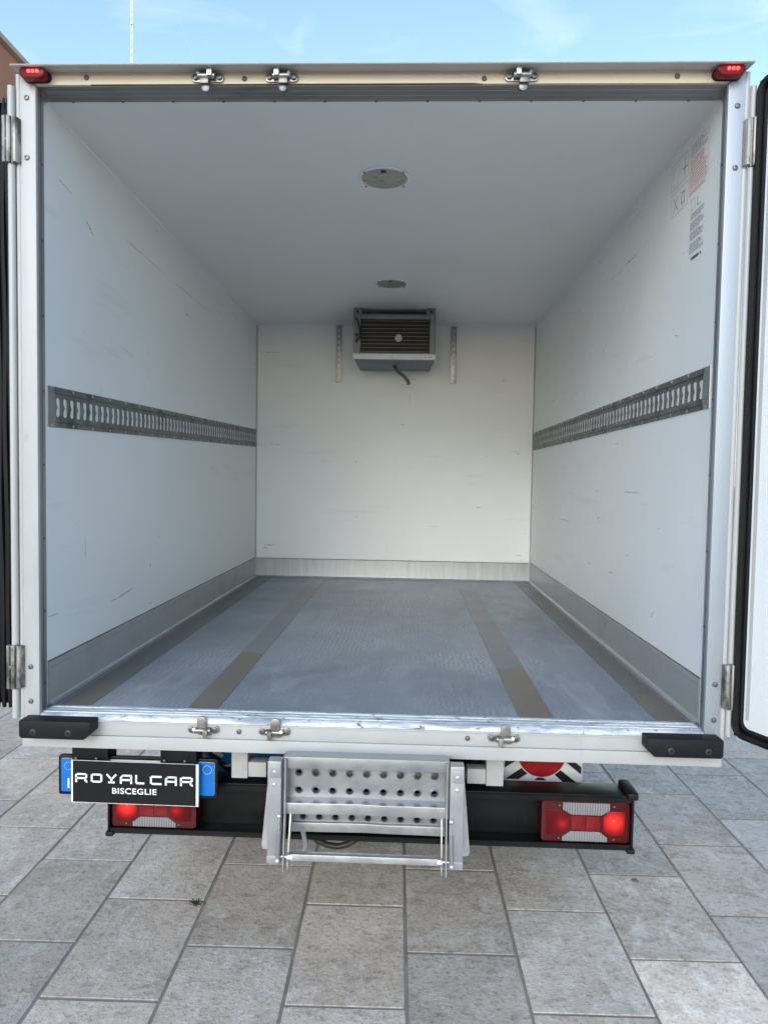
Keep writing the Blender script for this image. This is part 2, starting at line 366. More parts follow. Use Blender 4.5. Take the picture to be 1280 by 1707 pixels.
def link(name, me, parent=None, loc=None):
    o = bpy.data.objects.new(name, me); COL.objects.link(o)
    if parent: o.parent = parent
    if loc: o.location = loc
    return o
def part(name, mb, mat, parent, label=None, **kw):
    o = link(name, mb.mesh(name, mat, **kw), parent)
    if label: o['label'] = label
    return o
def thing(name, label, cat, loc=(0, 0, 0)):
    o = link(name, None, loc=loc); o['label'] = label; o['category'] = cat; return o
def setting(name, me, parent=None):
    o = link(name, me, parent); o['kind'] = 'structure'; return o
B = lambda *a, **k: MB().box(*a, **k)

def rrect(x0, x1, z0, z1, r, n=5):
    pts = []
    for cx, cz, a0 in ((x1 - r, z1 - r, 0), (x0 + r, z1 - r, 90), (x0 + r, z0 + r, 180), (x1 - r, z0 + r, 270)):
        for k in range(n + 1):
            w = R(a0 + 90 * k / n); pts.append((cx + r * math.cos(w), cz + r * math.sin(w)))
    return pts
def circ(cx, cz, r, n=40, a0=0, a1=360):
    return [(cx + r * math.cos(R(a0 + (a1 - a0) * k / n)), cz + r * math.sin(R(a0 + (a1 - a0) * k / n))) for k in range(n if a1 - a0 == 360 else n + 1)]

# ------------------------------------------------------------------ ground and paving
g = MB(); g.add([(-900, -900, -.06), (900, -900, -.06), (900, 900, -.06), (-900, 900, -.06)], [(0, 1, 2, 3)])
setting('ground', g.mesh('ground', 'asphalt', smooth=False))
TW, TL, TX, TY, TA = .38879, .52114, .14341, .05184, .01419
ca_, sa_ = math.cos(TA), math.sin(TA)
bed = MB().box(-18, 18, -12, 26, -.055, -.0030)
pav = setting('pavement', bed.mesh('pavement', 'grout', smooth=False))
tile_me = []
for q in range(4):
    t_ = MB(); gap = .0042 + .0006 * q
    bm = bmesh.new(); bmesh.ops.create_cube(bm, size=1)
    for w in bm.verts: w.co = (w.co.x * (TW - 2 * gap), w.co.y * (TL - 2 * gap), (w.co.z - .5) * .04)
    bmesh.ops.bevel(bm, geom=[e for e in bm.edges if all(x.co.z > -.01 for x in e.verts)] + [e for e in bm.edges if abs(e.verts[0].co.z - e.verts[1].co.z) > .01], offset=.0018, segments=2, affect='EDGES')
    t_.bm(bm); tile_me.append(t_.mesh('tile', 'tile'))
far = MB()
for k in range(-40, 40):
    ph = 0 if k % 2 == 0 else .5
    for n in range(-22, 44):
        u, v = TX + (k + .5) * TW, TY + (n + ph + .5) * TL
        x, y = ca_ * u - sa_ * v, sa_ * u + ca_ * v
        if abs(x) > 14 or y < -10 or y > 20: continue
        d = y + 2.3
        near = -.75 < y < 6.6 and abs(x - .1) < .62 * max(d, 0) + .35
        if near:
            o = link('tile', tile_me[rnd.randrange(4)], pav, (x + rnd.uniform(-.0012, .0012), y + rnd.uniform(-.0015, .0015), rnd.uniform(-.0008, .0006)))
            o.rotation_euler = (rnd.uniform(-.0014, .0014), rnd.uniform(-.0014, .0014), TA + rnd.uniform(-.0025, .0025) + (math.pi if rnd.random() < .5 else 0))
            f = rnd.uniform(.80, 1.08)
            if k == 2 and n == -1: f = 1.5          # the pale slab at the lower right
            w = rnd.uniform(-.01, .035)
            o.color = (f * (1 + w), f, f * (1 - w), 1)
        else:
            hx, hy = TW / 2 - .005, TL / 2 - .005
            far.add([(ca_ * (u + a * (hx - e)) - sa_ * (v + b_ * (hy - e)), sa_ * (u + a * (hx - e)) + ca_ * (v + b_ * (hy - e)), z) for z, e in ((-.03, 0), (-.003, 0), (0, .003)) for a, b_ in ((-1, -1), (1, -1), (1, 1), (-1, 1))],
                    [(8, 9, 10, 11)] + [(r_ * 4 + i, r_ * 4 + (i + 1) % 4, r_ * 4 + 4 + (i + 1) % 4, r_ * 4 + 4 + i) for r_ in (0, 1) for i in range(4)])
fo = link('distant_tiles', far.mesh('distant_tiles', 'tile', smooth=False, recalc=False), pav); fo['kind'] = 'stuff'

# ------------------------------------------------------------------ building and mast behind the truck
bd = thing('building', 'terracotta rendered building with a flat eave, upper left beyond the truck', 'building', (-13, 9, 0))
BX, BY0, BY1, BZ = -9.0, 4.0, 14.05, 11.25
def rel(mb, o):
    mb.v = [(a - o.location.x, b_ - o.location.y, c - o.location.z) for a, b_, c in mb.v]; return mb
part('wall', rel(B(-17, BX, BY0, BY1, 0, BZ - .12), bd), 'stucco', bd)
part('roof', rel(B(-17.15, BX + .12, BY0 - .12, BY1 + .12, BZ - .12, BZ, bev=.02), bd), 'eave', bd)
for zz in (1.2, 4.7, 8.0):
    for yy in (5.3, 8.2, 11.1):
        w = part('window', rel(B(BX - .05, BX + .035, yy, yy + 1.1, zz, zz + 1.6, bev=.01), bd), 'eave', bd)
        for q in range(2):
            part('shutter', rel(B(BX + .02, BX + .06, yy + .07 + q * .49, yy + .54 + q * .49, zz + .07, zz + 1.53, bev=.008), bd), 'shutter', w)

ms = thing('radio_mast', 'slim white radio mast with thin guy wires against the sky', 'mast', (-24.26, 58, 0))
lat = MB(); legs = [(.085 * math.cos(R(a)), .085 * math.sin(R(a))) for a in (90, 210, 330)]
for a, b_ in legs: lat.tube([(a, b_, 0), (a, b_, 62)], .03, 6)
z = 0
while z < 61.2:
    for i in range(3):
        p, q = legs[i], legs[(i + 1) % 3]; lat.tube([(p[0], p[1], z), (q[0], q[1], z + .6)], .012, 4)
    z += .6
part('lattice', lat, 'mast', ms)
for zz in range(4, 62, 4): part('collar', MB().lathe([(.13, -.07), (.135, 0), (.13, .07)], (0, 0, zz + .4), 'z', 10), 'mast', ms)
for zz, rad in ((38.6, 19), (52, 27)):
    for a in (20, 140, 205, 320):
        part('guy_wire', MB().tube([(0, 0, zz), (rad * math.cos(R(a)), rad * math.sin(R(a)), .1)], .0045, 5), 'wire', ms)

# ------------------------------------------------------------------ the truck
truck = thing('box_truck', 'white refrigerated box truck seen from behind with its rear doors open', 'truck')
T = truck
ZF, ZC, LB, HX = .862, 2.880, 3.217, 1.1016

# cargo box shell
for s in (-1, 1):
    part('side_wall', B(*sorted((s * HX, s * 1.131)), .0005, LB + .06, ZF - .04, ZC + .04), 'wall_side', T)
part('bulkhead', B(-HX, HX, LB, LB + .06, ZF - .04, ZC + .04), 'wall_back', T)
part('ceiling', B(-HX, HX, .0005, LB, ZC, ZC + .05), 'ceiling', T)
part('roof', B(-1.131, 1.131, -.07, LB + .06, ZC + .052, ZC + .075, bev=.004), 'white', T)
fl = part('cargo_floor', B(-HX, HX, .0, LB, ZF - .08, ZF), 'floor', T)
for x0, x1, mt in ((-1.062, -.953, 'strip_c'), (-.618, -.513, 'strip_a'), (.508, .626, 'strip_b'), (.968, 1.068, 'strip_c')):
    part('smooth_strip', B(x0, x1, .002, LB - .03, ZF, ZF + .0015), mt, fl)
# corner beads where the panels meet
for s in (-1, 1):
    part('corner_bead', MB().prism([(s * HX, ZC), (s * (HX - .006), ZC), (s * HX, ZC - .006)], .004, LB - .001, 'xz'), 'ceiling', T)
    part('corner_bead', MB().prism([(s * HX, LB), (s * (HX - .010), LB), (s * HX, LB - .010)], ZF + .15, ZC - .012, 'xy'), 'white', T)
part('corner_bead', MB().prism([(LB, ZC), (LB - .011, ZC), (LB, ZC - .011)], -HX + .012, HX - .012, 'yz'), 'ceiling', T)

# kick plates with a coved foot
def kick_profile():
    pr = [(0, .147), (.0035, .1475), (.0055, .145), (.0055, .015)]
    for k in range(1, 7):
        w = R(15 * k); pr.append((.0055 + .010 * (1 - math.cos(w)), .015 - .010 * math.sin(w)))
    pr += [(.023, .005), (.023, .0018), (0, .0018)]
    return pr
kp = kick_profile()
for s in (-1, 1):
    k = part('kick_plate', MB().prism([(s * (HX - a), ZF + b_) for a, b_ in kp], .003, LB - .006, 'xz'), 'kick', T)
    part('edge_seam', MB().prism([(s * (HX - .0056), ZF + .128), (s * (HX - .0066), ZF + .1275), (s * (HX - .0056), ZF + .126)], .004, LB - .05, 'xz'), 'galv_light', k)
    part('sealant', MB().prism([(s * HX, ZF + .1478), (s * (HX - .0042), ZF + .1478), (s * HX, ZF + .1528)], .004, LB - .01, 'xz'), 'drain', k)
k = part('kick_plate', MB().prism([(LB - a, ZF + b_) for a, b_ in kp], -HX + .008, HX - .008, 'yz'), 'kick_back', T)
part('sealant', MB().prism([(LB, ZF + .1478), (LB - .004, ZF + .1478), (LB, ZF + .151)], -HX + .01, HX - .01, 'yz'), 'drain', k)

def screw(parent, c, axis='y', sgn=-1, r=.0085, mat='bolt'):
    """pan head with a recess, standing out of the surface along the axis"""
    h = .0045 * sgn
    mb = MB().lathe([(r, 0), (r, h * .35), (r * .8, h * .85), (r * .45, h), (r * .40, h * .55), (r * .05, h * .5)], c, axis, 14)
    return part('screw', mb, mat, parent)

# rear door frame
for s in (-1, 1):
    post = part('door_post', MB().prism([(s * 1.132, .85), (s * 1.0795, .85), (s * 1.0795, 2.8835), (s * 1.132, 2.9235)], -.09, -.074, 'xz', bev=.0035), 'white_worn' if s < 0 else 'post_alu', T,
                label='scuffed white left door post' if s < 0 else 'blue-grey aluminium right door post')
    part('post_core', B(*sorted((s * 1.106, s * 1.1305)), -.0735, -.0005, .85, 2.9), 'white', post)
    part('reveal_strip', MB().prism([(s * 1.0797, -.0735), (s * 1.1012, -.0006), (s * 1.104, -.0006), (s * 1.0827, -.0735)], .866, 2.8825, 'xy'), 'reveal', post)
    part('reveal_groove', MB().prism([(s * 1.0862, -.0475), (s * 1.0882, -.041), (s * 1.0898, -.041), (s * 1.0878, -.0475)], .868, 2.88, 'xy'), 'bolt', post)
    part('edge_tube', MB().tube([(s * 1.1365, -.083, .815), (s * 1.1365, -.083, 2.918)], .0095, 12), 'white', post)
    for zz in (2.846, 2.66, 1.02, .905):
        screw(post, (s * 1.108, -.09, zz - (.03 if s > 0 and zz > 2 else 0)))
    for zz in [.95 + .245 * q for q in range(8)]:
        screw(post, (s * 1.094, -.031, zz), 'x', -s, .0048)
hd = part('header_beam', MB().prism([(-1.078, 2.885), (1.078, 2.885), (1.131, 2.925), (-1.131, 2.925)], -.09, -.074, 'xz', bev=.0025), 'white_bounce', T, label='white header beam above the opening, warm bounce light put into its colour')
part('header_core', B(-1.128, 1.128, -.0735, .0, 2.8905, 2.93), 'white', hd)
rv = MB().prism([(-.0795, 2.8838), (-.0005, 2.8792), (-.0005, 2.884), (-.0795, 2.8895)], -1.0775, 1.0775, 'yz')
rvo = part('header_reveal', rv, 'reveal_top', hd)
for yy in (-.058, -.034, -.012):
    zz = 2.8838 - (yy + .0795) * .0582
    part('groove_rib', MB().tube([(-1.06, yy, zz), (1.06, yy, zz)], .0022, 6), 'reveal_top', hd)
for q in range(13):
    screw(hd, (-1.0 + q * .166, -.006, 2.8795), 'z', -1, .0052)
part('torn_seal', MB().prism([(-.9, -.0905), (-.9, -.0935), (-.2, -.094), (.30, -.0945), (.33, -.091)], 2.8815, 2.8845, 'xy'), 'rubber', hd)
part('drip_rail', MB().prism([(-.074, 2.9265), (-.092, 2.9225), (-.140, 2.9165), (-.1425, 2.9185), (-.140, 2.9215), (-.092, 2.934), (-.074, 2.9365)], -1.133, 1.133, 'yz'), 'lip', hd, label='thin overhanging drip rail along the roof edge')
for x, zz in ((-.915, 2.907), (-.413, 2.902), (.334, 2.900), (.923, 2.905)):
    screw(hd, (x, -.09, zz), mat='drain')

# sill
sl = part('sill_beam', B(-1.134, 1.134, -.09, -.02, .7975, .842, bev=.003), 'white', T)
part('lower_skirt', B(-1.137, 1.137, -.0935, -.03, .754, .7965, bev=.003), 'white', sl)
sp = MB().prism([(.0, .8655), (-.04, .8660), (-.078, .8645), (-.088, .8600), (-.0925, .8520), (-.0925, .8475), (.0, .8475)], -1.0785, 1.0785, 'yz')
part('tread_plate', sp, 'sill', sl, label='scratched aluminium tread plate of the sill')
for yy in (-.02, -.045, -.068):
    part('tread_rib', MB().tube([(-1.075, yy, .8655), (1.075, yy, .8655)], .0022, 6), 'sill', sl)
part('lip', MB().box(-1.09, 1.09, -.0965, -.03, .8425, .847, bev=.0015), 'white', sl)
for x in (-.416, .328): screw(sl, (x, -.09, .823), mat='bolt')
# rubber buffers
for s in (-1, 1):
    bm_ = MB().prism([(s * q_[0], q_[1]) for q_ in ((.8815, .861), (.8815, .824), (.905, .8015), (1.110, .8015), (1.117, .81), (1.117, .861))], -.150, -.0905, 'xz', bev=.006)
    bp_ = part('buffer_block', bm_, 'rubber', T, label='black rubber buffer at the ' + ('left' if s < 0 else 'right') + ' end of the sill')
    for x in (.955, 1.07):
        part('bolt_hole', MB().lathe([(.0105, .002), (.0105, -.0008), (.008, -.0022), (.0035, -.0022), (.003, .001), (.0005, .001)], (s * x, -.1497, .8235), 'y', 16), 'hose', bp_)

# latches
def latch(xc, top, flip):
    s = -1 if flip else 1
    zc = 2.902 if top else .829
    root = part('latch', MB().prism([(xc + a, zc + b_) for a, b_ in rrect(-.052, .052, -.013, .013, .0129, 6)], -.0965, -.0903, 'xz', bev=.0012), 'steel', T)
    for a in (-.038, .038):
        part('bolt', MB().lathe([(.0088, 0), (.0088, -.006), (.0066, -.0075), (.005, -.0075), (.004, -.004), (.0005, -.004)], (xc + a, -.0965, zc + .0005), 'y', 14), 'bolt', root)
    part('barrel', MB().tube([(xc - .026, -.106, zc), (xc + .026, -.106, zc)], .0095, 12), 'steel', root)
    part('stud', MB().tube([(xc - s * .0255, -.099, zc + .003), (xc - s * .0255, -.116, zc + .006)], [.0065, .0055], 10), 'zinc', root)
    if top:
        part('hook', MB().prism([(xc + s * .012 + a, zc + b_) for a, b_ in ((-.007, -.006), (.007, -.006), (.0085, .012), (.005, .0225), (-.005, .0225), (-.0085, .012))], -.124, -.110, 'xz', bev=.002), 'zinc', root)
        part('keeper', MB().prism([(xc - s * .007 + a, zc + b_) for a, b_ in ((-.014, -.008), (.014, -.008), (.014, -.024), (-.014, -.024))], -.112, -.0905, 'xz', bev=.002), 'bolt', root)
        part('keeper_knob', MB().lathe([(.006, .012), (.0125, .010), (.0135, 0), (.0125, -.007), (.006, -.009)], (xc - s * .005, -.094, zc - .031), 'y', 16), 'rail', root)
    else:
        tab = [(xc - s * .004 + a, zc + b_) for a, b_ in ((-.015, .008), (.015, .008), (.0155, .032), (.011, .042), (.004, .045), (-.004, .045), (-.011, .042), (-.0155, .032))]
        part('keeper_tab', MB().prism(tab, -.1045, -.0975, 'xz', bev=.0015), 'steel', root)
        part('tongue', MB().prism([(xc + s * .012 + a, zc + b_) for a, b_ in ((-.0075, .006), (.0075, .006), (.0065, -.022), (-.0065, -.022))], -.122, -.108, 'xz', bev=.002), 'steel', root)
        part('cam_plate', MB().prism([(xc + a, zc + b_) for a, b_ in ((-.02, -.008), (.03, -.008), (.022, -.018), (-.012, -.018))], -.1, -.0903, 'xz', bev=.001), 'steel', root)
for x, fl_ in ((-.528, False), (-.295, True), (.4485, True)):
    latch(x, True, fl_); latch(x - .004, False, fl_)

# marker lights
for s in (-1, 1):
    ml = part('marker_light', MB().prism(rrect(s * 1.07 - .044, s * 1.07 + .044, 2.889, 2.923, .0165, 6), -.1, -.088, 'xz', bev=.004), 'rubber', T)
    part('lens', MB().prism(rrect(s * 1.07 - .041, s * 1.07 + .041, 2.8875, 2.9215, .0165, 6), -.130, -.0995, 'xz', bev=.006), 'marker_lens', ml, label='lit red marker lens')
    for q in range(3):
        part('led', MB().prism(rrect(s * 1.07 - .014 + q * .013, s * 1.07 - .004 + q * .013, 2.900, 2.910, .003, 3), -.1322, -.1295, 'xz'), 'led', ml)

# hinges
for s in (-1, 1):
    for z0 in ((.953, 2.64) if s < 0 else (.948, 2.632)):
        z1 = z0 + .139
        h = part('hinge', MB().prism([(s * 1.1265, -.0905), (s * 1.1295, -.104), (s * 1.1345, -.1105), (s * 1.1425, -.111), (s * 1.147, -.105), (s * 1.1475, -.092)], z0, z1, 'xy', bev=.0015), 'hinge', T)
        part('pin', MB().tube([(s * 1.1485, -.102, z0 - .004), (s * 1.1485, -.102, z1 + .004)], .0048, 10), 'bolt', h)
        part('leaf', MB().prism([(s * 1.150, -.112), (s * 1.160, -.1165), (s * 1.163, -.109), (s * 1.166, -.1165), (s * 1.177, -.112), (s * 1.1785, -.094), (s * 1.151, -.094)], z0 - .002, z1 + .002, 'xy', bev=.0012), 'hinge', h)
        part('screw', MB().lathe([(.006, 0), (.006, -.003), (.003, -.0045), (.001, -.004)], (s * 1.164, -.111, z0 + .068), 'y', 12), 'bolt', h)

# left door, folded back along the side of the box: only its hinge edge faces the camera
dl = part('rear_door', B(-1.262, -1.176, -.038, 1.05, .885, 2.856), 'white', T, label='left rear door folded back along the side')
part('outer_skin', B(-1.1755, -1.168, -.075, 1.07, .858, 2.876), 'white', dl)
part('edge_tube', MB().tube([(-1.1558, -.094, .852), (-1.1558, -.094, 2.878)], .0112, 14), 'white', dl)
def fin(x, r, k):
    pts = []
    for i in range(31):
        t = i / 30; zz = .872 + t * 1.99
        pts.append((x + .0022 * math.sin(t * 19 + k * 2) + .0035 * math.sin(t * 5 + k), -.058 + .002 * math.sin(t * 11 + k), zz))
    rr = [r] * 31; rr[0] = r * .6; rr[-1] = r * .35
    return MB().tube(pts, rr, 8)
for k, (x, r) in enumerate(((-1.184, .0105), (-1.2015, .0095), (-1.219, .0105), (-1.237, .0100), (-1.254, .0100))):
    part('gasket', fin(x, r, k), 'gasket', dl)
part('gasket_web', B(-1.262, -1.177, -.05, -.0385, .884, 2.852), 'gasket', dl)

# right door, swung out past square; its white inner face looks at the camera
dr = link('rear_door', None, T); dr.location = (1.1465, -.110, 0); dr.rotation_euler = (0, 0, math.atan2(-.899, .438))
dr['label'] = 'right rear door swung outwards'
def dpart(name, mb, mat, label=None): return part(name, mb, mat, dr, label)
dpart('inner_panel', B(.04, 1.06, .012, .08, .9, 2.845, bev=.002), 'wall_side')
def ring_tube(r, u0, u1, z0, z1, y, rad=.03):
    pts = [(u, y, zz) for u, zz in rrect(u0, u1, z0, z1, rad, 5)]; pts.append(pts[0]); return MB().tube(pts, r, 8, cap=False)
dpart('gasket', ring_tube(.0125, .012, 1.085, .873, 2.872, .016), 'gasket')
dpart('gasket', ring_tube(.0115, .034, 1.063, .894, 2.851, .020), 'gasket')
dpart('gasket_web', MB().box(.0, 1.1, .024, .07, .862, 2.884), 'gasket')
dpart('outer_skin', B(-.02, 1.12, .0815, .09, .857, 2.89), 'white')
dpart('edge_strip', B(.05, .062, .0105, .0125, .93, 2.82), 'white')
part('edge_tube', MB().tube([(1.1525, -.094, .856), (1.1525, -.094, 2.872)], .0092, 14), 'white', T)

# cargo tracks
def track(s, zf_, zb):
    """perforated lashing track on a side wall; zf_, zb = centre height at the door and at the bulkhead"""
    y0, y1 = .012, LB - .012
    X = lambda d: s * (HX - d)
    sh = (zb - zf_) / (y1 - y0)
    zc = lambda y: zf_ + (y - y0) * sh
    hh = .0695
    root = MB()
    n = 63; pitch = (y1 - y0 - .05) / n; ys = y0 + .042
    def radial(w):
        # upright slot with a round tab reaching in from one side
        a, b_ = .0138, .035
        c, d = abs(math.cos(w)), abs(math.sin(w))
        r = min(a / c if c > 1e-6 else 9, b_ / d if d > 1e-6 else 9)
        rx, rz = r * math.cos(w), r * math.sin(w)
        if abs(rz) > b_ - .006: r *= .96
        dev = (w - math.pi) if s < 0 else ((w + math.pi) % (2 * math.pi) - math.pi)
        if abs(dev) < .95: r -= .0105 * math.cos(dev / .95 * math.pi / 2) ** .6
        return r
    for k in range(n):
        y = ys + (k + .5) * pitch
        root.holed((X(.0034), y, zc(y)), (0, 1, sh), (0, 0, 1), (-s, 0, 0), pitch / 2, .046, radial, n=22, depth=.0016)
    o = part('cargo_track', root, 'rail', T, label='perforated steel lashing track on the ' + ('left' if s < 0 else 'right') + ' wall', recalc=False)
    o.data.flip_normals() if s < 0 else None
    for sg in (-1, 1):
        fl_ = MB(); N_ = 2
        sec = [(.0034, .0455), (.0095, .0475), (.0095, .0515), (.003, .0535), (.0026, .0695), (.0004, .0695)]
        vs, fs = [], []
        for yy in (ys - .0005, y1):
            for d, h in sec: vs.append((X(d), yy, zc(yy) + sg * h))
        for i in range(len(sec) - 1): fs.append((i, i + 1, len(sec) + i + 1, len(sec) + i))
        fl_.add(vs, fs); part('flange', fl_, 'rail', o, smooth=False)
        q = y0 + .02
        while q < y1:
            part('rivet', MB().lathe([(.0052, 0), (.0048, -s * .002), (.002, -s * .0034)], (X(.0028), q, zc(q) + sg * .0615), 'x', 8), 'zinc', o)
            q += .155
    e = MB(); z = zc(y0)
    e.add([(X(.0005), y0 - .002, z - hh), (X(.0005), y0 - .002, z + hh), (X(.0032), y0 - .001, z + hh), (X(.0075), ys, z + .046), (X(.0075), ys, z - .046), (X(.0032), y0 - .001, z - hh), (X(.0032), ys, z + hh), (X(.0032), ys, z - hh)],
          [(0, 1, 2, 5), (2, 3, 4, 5), (2, 6, 3), (5, 4, 7)])
    part('end_cap', e, 'galv', o, smooth=False)
track(-1, 1.885, 1.972); track(1, 1.975, 1.974)

# ceiling lamps
for x, y in ((.003, .568), (-.006, 2.071)):
    la = part('ceiling_lamp', MB().lathe([(.108, -.0005), (.108, -.0025), (.104, -.005), (.097, -.0062), (.0945, -.0055), (.0925, -.0035), (.0925, -.001)], (x, y, ZC), 'z', 48), 'rim', T)
    part('lens', MB().lathe([(.0922, -.002), (.091, -.0052), (.07, -.0064), (.04, -.0072), (.002, -.0076)], (x, y, ZC), 'z', 40), 'lens', la)
    part('switch', B(x - .011, x + .009, y - .082, y - .066, ZC - .0105, ZC - .0055, bev=.002), 'mark_black', la)
    for a in (40, 140, 220, 320):
        screw(la, (x + .101 * math.cos(R(a)), y + .101 * math.sin(R(a)), ZC - .0055), 'z', -1, .0042)

# evaporator unit
EX0, EX1, EY, EZ0, EZ1 = -.291, .298, 2.69, 2.558, 2.838
ev = part('evaporator_unit', B(EX0 + .004, EX1 - .004, 2.76, LB - .004, EZ0 + .002, EZ1 - .004), 'evap', T, label='grey cooling evaporator unit under the ceiling')
for b4 in ((EX0, -.239, EZ0, EZ1), (.257, EX1, EZ0, EZ1), (-.2385, .2565, 2.802, EZ1), (-.2385, .2565, EZ0, EZ0 + .008)):
    part('frame', B(b4[0], b4[1], EY, 2.759, b4[2], b4[3], bev=.002), 'evap', ev)
part('coil', B(-.238, .256, 2.735, 2.7585, EZ0 + .009, 2.801), 'evap_dark', ev)
for q in range(9):
    zz = 2.572 + q * .0268
    part('fin', MB().prism([(EY + .004, zz), (EY + .0042, zz + .0045), (EY + .016, zz + .006), (EY + .016, zz + .003)], -.2375, .2555, 'yz'), 'fin', ev)
part('fan_hub', MB().lathe([(.012, -.004), (.022, -.0025), (.027, .002), (.024, .008)], (.033, EY - .001, 2.669), 'y', 12), 'hub', ev)
tr = part('drip_tray', MB().prism([(EX0 + .003, 2.5175), (EX1 + .004, 2.5155), (EX1 + .004, 2.5565), (EX0 + .001, 2.5565)], EY - .008, EY + .004, 'xz', bev=.0015), 'evap_tray', ev)
part('tray_bottom', MB().prism([(EX0 + .008, EY + .0045), (EX1 - .004, EY + .0045), (EX1 - .022, LB - .03), (EX0 + .024, LB - .03)], 2.514, 2.526, 'xy', bev=.002), 'evap', tr)
part('tag', B(.21, .292, EY - .0092, EY - .0083, 2.525, 2.544), 'sign_white', tr)
part('tag_print', MB().add([(a, EY - .0096, c) for a0 in (.216, .228, .245, .257, .269) for a, c in ((a0, 2.530), (a0 + .009, 2.530), (a0 + .009, 2.538), (a0, 2.538))], [(4 * i, 4 * i + 1, 4 * i + 2, 4 * i + 3) for i in range(5)]), 'print_dark', tr)
for a, b_ in ((-.292, -.228), (.230, .294)):
    part('hanger', MB().box(a, b_, EY - .005, EY + .05, EZ1 + .0005, ZC - .001, bev=.002), 'evap', ev)
    part('hanger_bolt', MB().tube([((a + b_) / 2, EY - .012, 2.853), ((a + b_) / 2, EY + .02, 2.853)], .011, 6), 'mark_black', ev)
part('cable', MB().tube([(-.272, EY - .003, 2.805), (-.258, EY - .014, 2.785), (-.246, EY - .018, 2.74), (-.241, EY - .018, 2.70), (-.246, EY - .012, 2.668), (-.262, EY - .002, 2.655)], .0068, 8), 'hose', ev)
for zz in (2.688, 2.645): part('gland', MB().lathe([(.011, .002), (.011, -.008), (.006, -.012)], (-.266, EY, zz), 'y', 12), 'mark_black', ev)
part('drain_hose', MB().tube([(.003, 2.95, 2.515), (.01, 2.93, 2.487), (.04, 2.90, 2.455), (.078, 2.88, 2.425), (.104, 2.87, 2.392), (.112, 2.87, 2.365)], [.012, .013, .013, .013, .013, .0135], 10), 'drain', ev)
for x in (-.446, .460):
    r_ = part('wall_rail', B(x - .021, x + .021, LB - .014, LB - .0005, 2.422, 2.866, bev=.002), 'galv', T)
    for q in range(9):
        part('slot', MB().prism(rrect(x - .005, x + .005, 2.45 + q * .046, 2.472 + q * .046, .0045, 3), LB - .0148, LB - .0138, 'xz'), 'evap_tray', r_)

# scuffs and scratches left on the panels
walls = [o for o in truck.children if o.name.startswith('side_wall')]; bulk = [o for o in truck.children if o.name.startswith('bulkhead')][0]
def scuff(parent, pts, w, to3):
    P = [Vector(p) for p in pts]; vs = []; fs = []; Q = []
    for i in range(len(P) - 1):
        for k in range(8): Q.append(P[i].lerp(P[i + 1], k / 8))
    Q.append(P[-1])
    for i, q in enumerate(Q):
        d = (Q[min(i + 1, len(Q) - 1)] - Q[max(i - 1, 0)]).normalized(); n_ = Vector((-d.y, d.x)); e = w * (.25 + .75 * rnd.random()) * (.3 if i in (0, len(Q) - 1) else 1); j = n_ * rnd.uniform(-.5, .5) * w
        for sg in (-1, 1):
            t = q + j + n_ * e * sg / 2; vs.append(to3(t.x, t.y))
    for i in range(len(Q) - 1): fs.append((2 * i, 2 * i + 1, 2 * i + 3, 2 * i + 2))
    part('scuff', MB().add(vs, fs), 'scuff', parent, smooth=False)
toL = lambda y, z: (-HX + .0006, y, z); toR = lambda y, z: (HX - .0006, y, z); toB = lambda x, z: (x, LB - .0006, z)
for pts, w in (([(.80, 2.657), (.98, 2.66)], .005), ([(1.0, 2.653), (1.2, 2.655)], .003), ([(.67, 1.617), (.87, 1.618)], .004), ([(.30, 2.2), (.34, 2.21)], .004), ([(1.9, 1.42), (2.2, 1.425)], .004), ([(.45, 1.15), (.49, 1.12)], .004), ([(1.4, 1.22), (1.46, 1.23)], .006)):
    scuff(walls[1], pts, w, toR)
for pts, w in (([(.10, 2.672), (.19, 2.66)], .004), ([(.30, 2.61), (.36, 2.57)], .006), ([(.66, 2.662), (1.2, 2.655)], .0025), ([(1.25, 2.655), (1.9, 2.656)], .002), ([(.28, 1.42), (.285, 1.34)], .003), ([(.95, 1.24), (.955, 1.215)], .008), ([(.50, 1.13), (.75, 1.15)], .005), ([(.6, 2.2), (.75, 2.18)], .003)):
    scuff(walls[0], pts, w, toL)
for pts, w in (([(-1.07, 2.656), (-.90, 2.655)], .004), ([(-1.03, 1.115), (-.935, 1.117)], .006), ([(-1.035, 1.09), (-1.0, 1.098)], .008), ([(.93, 1.893), (.985, 1.90), (.995, 1.872), (.955, 1.885)], .004), ([(-.98, 1.93), (-.9, 1.925)], .004), ([(.99, 1.07), (1.03, 1.07)], .005), ([(-.3, 1.8), (-.296, 1.79)], .009), ([(.12, 2.34), (.125, 2.25)], .003)):
    scuff(bulk, pts, w, toB)

# printed instruction decal on the right wall
dc = link('instruction_decal', None, T); dc['label'] = 'faded red and grey loading instructions printed near the door'
XD = HX - .0009
def flat(mb, y0, y1, z0, z1): mb.add([(XD, y0, z0), (XD, y1, z0), (XD, y1, z1), (XD, y0, z1)], [(0, 3, 2, 1)])
def outline(mb, y0, y1, z0, z1, t=.0016):
    flat(mb, y0, y1, z0, z0 + t); flat(mb, y0, y1, z1 - t, z1); flat(mb, y0, y0 + t, z0 + t, z1 - t); flat(mb, y1 - t, y1, z0 + t, z1 - t)
def lines(mb, y0, y1, z0, z1, n, short=.35):
    h = (z1 - z0) / n
    for k in range(n):
        a = y0 + (rnd.random() ** 2) * short * (y1 - y0)      # text starts at the far side, ragged towards the door
        y = y1
        while y > a:
            w = rnd.uniform(.006, .018); flat(mb, max(a, y - w), y, z0 + k * h + h * .25, z0 + k * h + h * .72); y -= w + .0035
red, gry, drk = MB(), MB(), MB()
